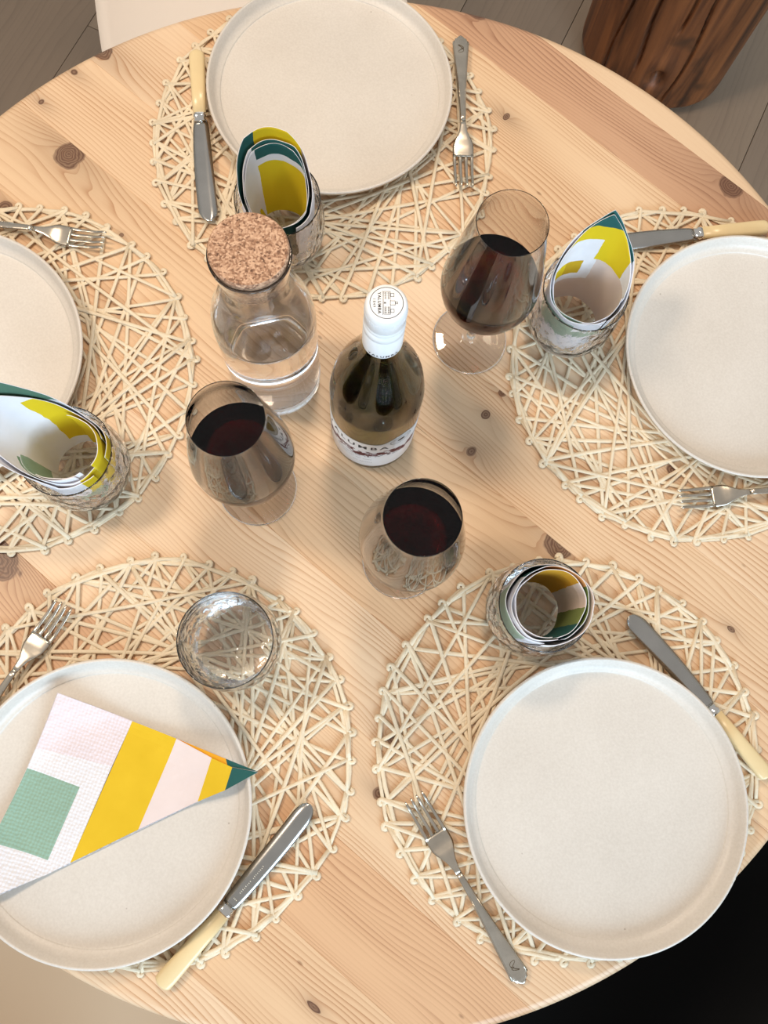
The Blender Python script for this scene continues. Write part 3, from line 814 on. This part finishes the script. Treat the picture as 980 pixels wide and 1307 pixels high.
def text_mesh(s, size, space=1.0, bold=0.0):
    cu = bpy.data.curves.new('t', 'FONT'); cu.body = s; cu.size = size; cu.align_x = 'CENTER'; cu.align_y = 'CENTER'
    cu.space_character = space; cu.offset = bold; cu.resolution_u = 3
    o = bpy.data.objects.new('t', cu); sc.collection.objects.link(o)
    dg = bpy.context.evaluated_depsgraph_get(); dg.update()
    me = o.evaluated_get(dg).to_mesh()
    vs = [tuple(v.co) for v in me.vertices]; fs = [tuple(p.vertices) for p in me.polygons]
    o.evaluated_get(dg).to_mesh_clear(); bpy.data.objects.remove(o); bpy.data.curves.remove(cu)
    return vs, fs
def wrap(vs, r, z0, a0):
    return [((r) * cos(a0 + x / r), (r) * sin(a0 + x / r), z0 + y) for x, y, _ in vs]
# top print: up is +x, reads downwards
def rot_top(vs, dx, dy): return [(y + dx, -x + dy, CT + 0.00012) for x, y, _ in vs]
tv, tf = text_mesh('YALUMBA', 0.0033, 1.15, 0.00008); mesh_obj('cap_lettering', rot_top(tv, -0.0052, 0), tf, M['ink'], capo, smooth=False)
tv, tf = text_mesh('1849', 0.0027, 1.35, 0.00005); mesh_obj('cap_lettering', rot_top(tv, -0.0088, 0), tf, M['ink_grey'], capo, smooth=False)
V, Fc = lathe([(0.01160, CT + 0.0001), (0.01205, CT + 0.0001)], 64); mesh_obj('cap_ring', V, Fc, M['ink'], capo, smooth=False)
V, Fc = [], []
Xv, Yv, Zv = Vector((1, 0, 0)), Vector((0, 1, 0)), Vector((0, 0, 1))
def bar(x0, y0, x1, y1):
    add_box(V, Fc, ((x0 + x1) / 2, (y0 + y1) / 2, CT + 0.0001), Xv * (abs(x1 - x0) / 2), Yv * (abs(y1 - y0) / 2), Zv * 0.00004)
t_ = 0.00030
def rect(x0, y0, x1, y1):
    bar(x0, y0, x0 + t_, y1); bar(x1 - t_, y0, x1, y1); bar(x0, y0, x1, y0 + t_); bar(x0, y1 - t_, x1, y1)
rect(-0.0022, -0.0088, 0.0028, 0.0088)               # long façade, its roof towards +x
bar(-0.0030, -0.0092, -0.0027, 0.0092)
for yy in (-0.0072, -0.0054, -0.0036, 0.0036, 0.0054, 0.0072):
    for xx in (-0.0014, 0.0008): rect(xx, yy - 0.0006, xx + 0.0013, yy + 0.0006)
rect(0.0028, -0.0074, 0.0054, -0.0046); rect(0.0028, 0.0046, 0.0054, 0.0074)   # end gables
rect(0.0024, -0.0017, 0.0062, 0.0017); rect(0.0062, -0.0008, 0.0080, 0.0008)   # clock tower
bar(-0.0018, -0.0006, -0.0004, 0.0006)
mesh_obj('cap_building_print', V, Fc, M['ink_dark'], capo, smooth=False)
tv, tf = text_mesh('YALUMBA', 0.0046, 1.35, 0.00010); mesh_obj('sleeve_lettering', wrap(tv, 0.01618, 0.2475, -pi / 2 + 0.0), tf, M['ink'], capo, smooth=False)
# paper label with an arched bump for the emblem
LA0, LA1 = radians(-90 - 112), radians(-90 + 112); LR = 0.04375; LZ0, LZ1 = 0.016, 0.094
EM = radians(-90 + 34)
def ltop(a): return LZ1 + 0.012 * (1 if abs((a - EM) * LR) < 0.006 else max(0, 1 - ((abs((a - EM) * LR) - 0.006) / 0.016)) ** 1.3)
V, Fc = [], []
nn = 120
for side in (0, 1):
    for i in range(nn + 1):
        a = LA0 + (LA1 - LA0) * i / nn
        for zz in (LZ0, ltop(a)): V.append(((LR + 0.0002 * side) * cos(a), (LR + 0.0002 * side) * sin(a), zz))
o2 = 2 * (nn + 1)
for i in range(nn):
    a = 2 * i; Fc += [(o2 + a, o2 + a + 2, o2 + a + 3, o2 + a + 1), (a, a + 1, a + 3, a + 2), (a + 1, o2 + a + 1, o2 + a + 3, a + 3), (a, a + 2, o2 + a + 2, o2 + a)]
lab = mesh_obj('label', V, Fc, M['label'], bot)
PR = LR + 0.0003
tv, tf = text_mesh('YALUMBA', 0.0125, 1.42, 0.00028); mesh_obj('label_lettering', wrap(tv, PR, 0.0815, radians(-90 - 30)), tf, M['ink'], lab, smooth=False)
def ring_pr(rx, ry, w, zc, a0, n=40):
    V = []
    for i in range(n):
        t = 2 * pi * i / n
        for s in (0, w): V.append(((rx - s) * cos(t), (ry - s) * sin(t), 0))
    return wrap(V, PR, zc, a0), [(2 * i, 2 * ((i + 1) % n), 2 * ((i + 1) % n) + 1, 2 * i + 1) for i in range(n)]
V, Fc = ring_pr(0.0120, 0.0088, 0.0007, 0.0925, EM); mesh_obj('emblem_ring', V, Fc, M['ink_dark'], lab, smooth=False)
V, Fc = ring_pr(0.0088, 0.0060, 0.0003, 0.0925, EM); mesh_obj('emblem_ring', V, Fc, M['ink_grey'], lab, smooth=False)
V, Fc = ring_pr(0.0042, 0.0032, 0.0030, 0.0925, EM); mesh_obj('emblem', V, Fc, M['ink'], lab, smooth=False)
# vine frieze of dark red leaves across the label
rg = random.Random(8); VR, FR, VD, FD = [], [], [], []
def blob(Vt, Ft, x, y, rx, ry, rot, n=7):
    b = len(Vt)
    pts = []
    for i in range(n):
        t = 2 * pi * i / n; k = rg.uniform(0.65, 1.1)
        px_, py_ = rx * k * cos(t), ry * k * sin(t); pts.append((x + px_ * cos(rot) - py_ * sin(rot), y + px_ * sin(rot) + py_ * cos(rot), 0))
    Vt.extend(wrap(pts, PR, 0, -pi / 2)); Ft.append(tuple(range(b, b + n)))
for q in range(230):
    x = rg.uniform(-0.066, 0.066); y = 0.060 + 0.0038 * sin(x * 140) + rg.gauss(0, 0.0036)
    blob(VR, FR, x, y, rg.uniform(0.0018, 0.0042), rg.uniform(0.0010, 0.0020), rg.uniform(-0.6, 0.6))
for q in range(34):
    x = rg.uniform(-0.02, 0.045); y = 0.0525 + 0.003 * sin(x * 140) + rg.gauss(0, 0.001)
    blob(VD, FD, x, y, rg.uniform(0.0008, 0.0016), rg.uniform(0.0005, 0.0009), rg.uniform(-0.6, 0.6))
mesh_obj('vine_print', VR, FR, M['ink_red'], lab, smooth=False); mesh_obj('tendril_print', VD, FD, M['ink'], lab, smooth=False)
V, Fc = [], []
for row, (zz, x0, n_) in enumerate([(0.047, -0.044, 16), (0.040, -0.036, 18), (0.030, -0.022, 11)]):
    for q in range(n_):
        if rg.random() < 0.2: continue
        b = len(V); x = x0 + q * 0.0019; V.extend(wrap([(x, 0, 0), (x + 0.0011, 0, 0), (x + 0.0011, 0.0012, 0), (x, 0.0012, 0)], PR, zz, -pi / 2)); Fc.append((b, b + 1, b + 2, b + 3))
mesh_obj('small_print', V, Fc, M['ink_grey'], lab, smooth=False)

# ------------------------------------------------------------------ tumblers
t_out = [(0.0, 0.0), (0.028, 0.0)] + spline([(0.0345, 0.0008), (0.0395, 0.0060), (0.0445, 0.018), (0.0472, 0.034), (0.0468, 0.052), (0.0450, 0.070), (0.0438, 0.086)], 4)
t_in = spline([(0.0428, 0.086), (0.0439, 0.070), (0.0452, 0.052), (0.0455, 0.034), (0.0425, 0.020), (0.0360, 0.0125), (0.022, 0.0108), (0.0, 0.0105)], 4)
V, Fc = lathe(t_out + [(0.0437, 0.0865), (0.0435, 0.0868), (0.0433, 0.0869), (0.0431, 0.0868), (0.0429, 0.0865)] + t_in, 96)
tm = None
TUM = {'right': ((0.243, 0.3751), 'crackled glass tumbler on the right mat, holding the tall pointed napkin'),
       'near': ((0.1864, 0.0594), 'crackled glass tumbler above the bare near plate, holding a low rolled napkin'),
       'left': ((-0.2628, 0.2062), 'crackled glass tumbler on the left mat, holding a napkin that flops to the left'),
       'far': ((-0.0685, 0.4725), 'crackled glass tumbler behind the cork of the carafe, holding a rolled napkin'),
       'empty': ((-0.1085, 0.0296), 'empty crackled glass tumbler on the near left mat')}
TZ = 0.0052
for k, (c, lab_) in TUM.items():
    if tm is None: tm = mesh_obj('tumbler', V, Fc, M['crackle']); o = tm
    else: o = tm.copy(); link(o)
    o.location = (c[0], c[1], TZ); o.rotation_euler = (0, 0, c[0] * 20)
    tag(o, lab_, 'tumbler', 'crackled tumblers on the placemats')

# ------------------------------------------------------------------ rolled napkins
_pm = {}
def print_mat(cells):
    """tissue with flat printed fields given as (angle from, to, height from, to, ink)"""
    key = repr(cells)
    if key in _pm: return _pm[key]
    m, N, L, b, tc, bp = paper_mat('printed_tissue', WHITE)
    a = N.new('ShaderNodeAttribute'); a.attribute_name = 'wrap'
    sp = N.new('ShaderNodeSeparateXYZ'); L.new(a.outputs['Vector'], sp.inputs[0])
    wn = N.new('ShaderNodeTexNoise'); wn.inputs['Scale'].default_value = 60; L.new(tc.outputs['Object'], wn.inputs['Vector'])
    zz = math_node(N, L, 'MULTIPLY_ADD', wn.outputs[0], 0.006, math_node(N, L, 'SUBTRACT', sp.outputs[1], 0.003))
    aa = math_node(N, L, 'MULTIPLY_ADD', wn.outputs[0], 6.0, math_node(N, L, 'SUBTRACT', sp.outputs[0], 3.0))
    base = b.inputs['Base Color'].links[0].from_socket
    for a0, a1, z0, z1, c in reversed(cells):
        if (a1 - a0) >= 360: mk = math_node(N, L, 'GREATER_THAN', zz, z0)
        else:
            am = math_node(N, L, 'FLOORED_MODULO', math_node(N, L, 'SUBTRACT', aa, a0), 360.0)
            mk = math_node(N, L, 'MULTIPLY', math_node(N, L, 'LESS_THAN', am, (a1 - a0) % 360), math_node(N, L, 'GREATER_THAN', zz, z0))
        mk = math_node(N, L, 'MULTIPLY', mk, math_node(N, L, 'LESS_THAN', zz, z1))
        mx = N.new('ShaderNodeMix'); mx.data_type = 'RGBA'; L.new(mk, mx.inputs[0]); L.new(base, mx.inputs[6]); mx.inputs[7].default_value = s2l(c)
        base = mx.outputs[2]
    L.new(base, b.inputs['Base Color']); _pm[key] = m
    return m
def rolled_napkin(name_label, c, layers, seed):
    """layers: dict(a0, a1, r, rb, top(adeg)->z, lean(dx,dy), inn, out, sq)"""
    rg = random.Random(seed)
    V, Fc, wr, fm, mats = [], [], [], [], [print_mat([])]
    def slot(cells):
        m = print_mat(cells)
        if m not in mats: mats.append(m)
        return mats.index(m)
    for Ld in layers:
        a0, a1 = Ld['a0'], Ld['a1']; na = int((a1 - a0) / 3); nz = 30; th = 0.0006
        ph = rg.uniform(0, 6); base = len(V)
        si, so = slot(Ld['inn']), slot(Ld['out'])
        for side in (0, 1):
            for i in range(na + 1):
                ad = a0 + (a1 - a0) * i / na; a = radians(ad)
                zt = Ld['top'](ad)
                for j in range(nz + 1):
                    u = j / nz; z = 0.013 + (zt - 0.013) * u
                    zz = min(1, (z - 0.013) / 0.075)
                    r = Ld['rb'] + (Ld['r'] - Ld['rb']) * zz ** 0.7 - 0.0016 * (i / na if Ld.get('spiral', True) else 0)
                    sq = Ld.get('sq', 0.03) * (1 if z > 0.088 else 0.5)
                    r *= 1 + sq * cos(2 * (a - Ld.get('sqa', 0))) + 0.008 * cos(5 * a + ph + z * 30)
                    # paper breaks into flat facets between soft creases
                    r *= 1 - 0.022 * abs(sin(3.5 * a + ph + z * 6)) ** 3
                    r += (th if side else 0)
                    ex = max(0, z - 0.090)
                    x = r * cos(a) + Ld['lean'][0] * ex + Ld.get('off', (0, 0))[0] * zz
                    y = r * sin(a) + Ld['lean'][1] * ex + Ld.get('off', (0, 0))[1] * zz
                    V.append((x, y, z)); wr.append((ad, z, 0.0))
        W_ = nz + 1; off = (na + 1) * W_
        for i in range(na):
            for j in range(nz):
                a = base + i * W_ + j
                Fc.append((a, a + 1, a + W_ + 1, a + W_)); fm.append(si)
                Fc.append((a + off, a + off + W_, a + off + W_ + 1, a + off + 1)); fm.append(so)
            a = base + i * W_ + nz; Fc.append((a, a + off, a + off + W_, a + W_)); fm.append(0)
        for i in (0, na):
            for j in range(nz):
                a = base + i * W_ + j; Fc.append((a, a + off, a + off + 1, a + 1)); fm.append(0)
    o = mesh_obj('napkin', V, Fc, mats, fm=fm)
    at_ = o.data.attributes.new('wrap', 'FLOAT_VECTOR', 'POINT')
    at_.data.foreach_set('vector', [x for c_ in wr for x in c_])
    o.location = (c[0], c[1], TZ)
    tag(o, name_label, 'napkin', 'patterned paper napkins rolled in tumblers')
    return o
def bump(a, a0, w):
    d = (a - a0 + 180) % 360 - 180; return max(0.0, 1 - abs(d) / w)
# right: tall point
ptop = lambda h, a0=86, w=120, b=0.086, p=1.15: (lambda a: b + h * bump(a, a0, w) ** p)
rolled_napkin('tall pointed paper napkin with yellow, white and teal print in the right tumbler', TUM['right'][0], [
    dict(a0=-60, a1=300, r=0.0388, rb=0.034, top=ptop(0.082, 84), lean=(0.02, 0.03), sq=0.03,
         inn=[(20, 120, 0.1, 1, TEAL)], out=[(180, 250, 0.045, 0.078, SAGE), (250, 330, 0.052, 0.066, SAGE)]),
    dict(a0=-20, a1=340, r=0.0362, rb=0.031, top=ptop(0.080, 84), lean=(0.02, 0.03), sq=0.03,
         inn=[(50, 125, 0.146, 1, TEAL), (75, 185, 0.124, 0.146, YEL), (20, 75, 0.088, 0.146, YEL), (120, 190, 0.060, 0.084, YEL), (185, 260, 0.072, 0.1, YEL), (90, 150, 0.06, 0.084, (196, 160, 34)), (330, 70, 0.03, 0.088, BLUSH), (0, 360, 0, 0.05, BLUSH)],
         out=[(260, 330, 0.04, 0.058, TEAL), (180, 260, 0.05, 0.09, SAGE)]),
], 1)
# far: flat-topped roll, teal and yellow
rolled_napkin('rolled paper napkin with teal and yellow print, half behind the cork stopper', TUM['far'][0], [
    dict(a0=-60, a1=215, r=0.0388, rb=0.034, top=lambda a: 0.086 + 0.053 * min(1, 1.35 * bump(a, 100, 130)), lean=(-0.05, 0.02), sq=0.05, sqa=1.57,
         inn=[(118, 215, 0.07, 1, TEAL), (45, 118, 0.10, 1, YEL), (0, 45, 0.06, 1, (170, 156, 150)), (-60, 0, 0, 1, (16, 58, 56))], out=[(118, 165, 0.08, 1, TEAL), (165, 200, 0.05, 1, YEL), (45, 118, 0.09, 1, YEL)]),
    dict(a0=-80, a1=250, r=0.0345, rb=0.031, top=lambda a: 0.087 + 0.041 * min(1, 1.5 * bump(a, 95, 125)), lean=(-0.02, 0.0), sq=0.05, sqa=1.57,
         inn=[(-20, 130, 0.112, 1, TEAL), (-80, 60, 0.07, 1, TEAL), (0, 110, 0.0, 0.098, YEL), (110, 140, 0, 0.08, YEL)], out=[(-80, 0, 0, 1, (20, 60, 58))]),
    dict(a0=-70, a1=240, r=0.0330, rb=0.031, top=lambda a: 0.086 + 0.038 * min(1, 1.5 * bump(a, 95, 120)), lean=(-0.02, 0.0), sq=0.05, sqa=1.57,
         inn=[(-10, 125, 0.108, 1, TEAL), (20, 125, 0.0, 0.098, YEL), (-70, -10, 0.07, 1, (222, 214, 60))], out=[]),
], 2)
# left: flops to the left
rolled_napkin('paper napkin with white, yellow and sage print flopping out of the left tumbler', TUM['left'][0], [
    dict(a0=-10, a1=320, r=0.0388, rb=0.034, top=lambda a: 0.088 + 0.090 * min(1, 1.25 * bump(a, 150, 115)), lean=(-0.34, 0.08), sq=0.03,
         inn=[(40, 175, 0.12, 1, (84, 118, 98))], out=[(60, 150, 0.10, 1, (70, 104, 88)), (300, 30, 0.05, 0.09, YEL), (270, 330, 0.02, 0.05, SAGE)]),
    dict(a0=20, a1=350, r=0.0358, rb=0.031, top=lambda a: 0.090 + 0.062 * min(1, 1.2 * bump(a, 152, 115)), lean=(-0.32, 0.07), sq=0.03,
         inn=[(20, 118, 0.03, 0.128, YEL), (-20, 25, 0.02, 1, YEL), (195, 240, 0.03, 0.10, (120, 152, 128))], out=[(60, 150, 0.10, 1, (70, 104, 88)), (300, 40, 0.05, 0.1, YEL)]),
    dict(a0=190, a1=300, r=0.0345, rb=0.030, top=lambda a: 0.097, lean=(-0.2, 0.0), sq=0.06, inn=[(190, 235, 0.03, 0.1, SAGE)], out=[]),
    dict(a0=230, a1=310, r=0.0325, rb=0.028, top=lambda a: 0.095, lean=(-0.2, 0.0), sq=0.08, inn=[], out=[]),
    dict(a0=-30, a1=80, r=0.0340, rb=0.030, top=lambda a: 0.100, lean=(-0.1, 0.0), sq=0.06, inn=[(-40, 90, 0.02, 1, YEL)], out=[(-40, 90, 0.02, 1, YEL)]),
], 3)
# near: low roll
rolled_napkin('low rolled paper napkin with mustard, blush and sage print in the near tumbler', TUM['near'][0], [
    dict(a0=-100, a1=262, r=0.0388, rb=0.034, top=lambda a: 0.094 + 0.010 * bump(a, 0, 100), lean=(0.1, 0.0), sq=0.03,
         inn=[(30, 62, 0, 1, (236, 186, 60)), (-60, 30, 0, 1, BLUSH), (62, 150, 0, 1, TEAL)], out=[(150, 235, 0.02, 1, (172, 190, 170))]),
    dict(a0=-70, a1=280, r=0.0355, rb=0.032, top=lambda a: 0.100 + 0.004 * bump(a, 60, 100), lean=(0.1, 0.0), sq=0.05, sqa=0.6,
         inn=[(25, 130, 0, 1, (214, 158, 100)), (-35, 25, 0, 1, GREEN), (250, 325, 0, 1, (44, 84, 84))], out=[(60, 130, 0, 1, TEAL), (-35, 25, 0, 1, GREEN), (280, 340, 0, 1, (44, 84, 84))]),
    dict(a0=-80, a1=272, r=0.0325, rb=0.031, top=lambda a: 0.099 + 0.004 * bump(a, 60, 100), lean=(0.1, 0.0), sq=0.05, sqa=0.6,
         inn=[(35, 170, 0, 1, MUST), (-5, 35, 0, 1, BLUSH), (-35, -5, 0, 1, (128, 142, 84)), (250, 325, 0, 1, (44, 96, 96)), (200, 250, 0, 1, (110, 132, 118))], out=[(-35, 5, 0, 1, GREEN)]),
], 4)

# ------------------------------------------------------------------ folded napkin on the near left plate
NZ_ = 0.0245
E_ = embossed
nm = {'w': E_('napkin_white', WHITE), 'b': E_('napkin_blush', (222, 210, 214)), 's': E_('napkin_sage', (142, 172, 154))}
nm['y'] = paper_mat('napkin_yellow', (216, 178, 30))[0]; nm['t'] = paper_mat('napkin_teal', (30, 84, 80))[0]; nm['m'] = paper_mat('napkin_mustard', (226, 158, 30))[0]; nm['p'] = paper_mat('napkin_plain_blush', (222, 206, 202))[0]
keys = list(nm)
def zpx(x, y): return (x / 2.8, 860 + y / 2.8)       # helper: traced print lines -> photo pixels
A1, A2, A3, A4, A5 = (470, 170), (630, 232), (760, 298), (835, 330), (925, 347)
B1, B2, B3, B4 = (245, 680), (490, 560), (705, 458), (808, 412)
TL, BL0, BL1 = (218, 68), (-330, 930), (-60, 810)
S1, S2, S3, S4 = (100, 338), (280, 407), (165, 670), (-20, 606)
LL = lambda f: (TL[0] + (BL0[0] - TL[0]) * f, TL[1] + (BL0[1] - TL[1]) * f)
e1 = (140, 191); e2 = (395, 330)
S1, S4 = (94, 338), (-26, 598)
CB = (-125, 812)
polys = [([TL, A1, (395, 333), (135, 268), (126, 268)], 'b'), ([(126, 268), (135, 268), (395, 333), B1, (160, 722), S3, S2, S1], 'w'),
         ([S1, S2, S3, S4], 's'), ([S4, S3, (160, 722), (0, 783), CB], 'w'),
         ([A1, A2, B2, B1], 'y'), ([A2, A3, B3, B2], 'p'), ([A3, A4, B4, B3], 'y'), ([A4, A5, B4], 't')]
bm = bmesh.new()
pc = Vector((-0.2277, -0.1246))
def sag(p, lift):
    r = (Vector((p.x, p.y)) - pc).length
    u = min(1, max(0, (r - 0.070) / 0.062)); u = u * u * (3 - 2 * u)
    return PZ + 0.0080 + 0.0150 * u + lift
def add_poly(pts, key, lift):
    vs = []
    for q in pts:
        w = at(*zpx(*q), 0.018 + lift); vs.append(bm.verts.new((w.x, w.y, lift)))
    f = bm.faces.new(vs); f.material_index = keys.index(key)
for pts, key in polys: add_poly(pts, key, 0.0021)
nz0 = len(bm.verts)
bmesh.ops.remove_doubles(bm, verts=bm.verts, dist=0.0003)
# under layer showing along the upper edge
add_poly([(628, 231), (812, 300), (818, 325), (800, 345), (700, 300)], 'm', 0.0013)
add_poly([(812, 300), (926, 345), (818, 325)], 't', 0.0013)
# white lower plies
und = [(216, 66), (470, 168), (812, 300), (926, 348), (705, 460), (245, 684), (0, 788), (-125, 816)]
for lf in (0.0004,):
    add_poly(und, 'w', lf)
bmesh.ops.triangulate(bm, faces=bm.faces[:])
for _ in range(4):
    bmesh.ops.subdivide_edges(bm, edges=[e for e in bm.edges if e.calc_length() > 0.008], cuts=1, use_grid_fill=False)
    bmesh.ops.triangulate(bm, faces=[f for f in bm.faces if len(f.verts) > 3])
bm.normal_update()
for f in bm.faces:
    if f.normal.z < 0: f.normal_flip()
# give the plies edges
low = bmesh.ops.extrude_face_region(bm, geom=bm.faces[:])
for g in low['geom']:
    if isinstance(g, bmesh.types.BMVert): g.co.z -= 0.0004
for v in bm.verts: v.co.z = sag(v.co, v.co.z)
bmesh.ops.recalc_face_normals(bm, faces=bm.faces[:])
me = bpy.data.meshes.new('napkin'); bm.to_mesh(me); bm.free()
for k in keys: me.materials.append(nm[k])
o = link(bpy.data.objects.new('napkin', me)); tag(o, 'flat folded paper napkin with yellow stripe and sage square lying on the near left plate', 'napkin')
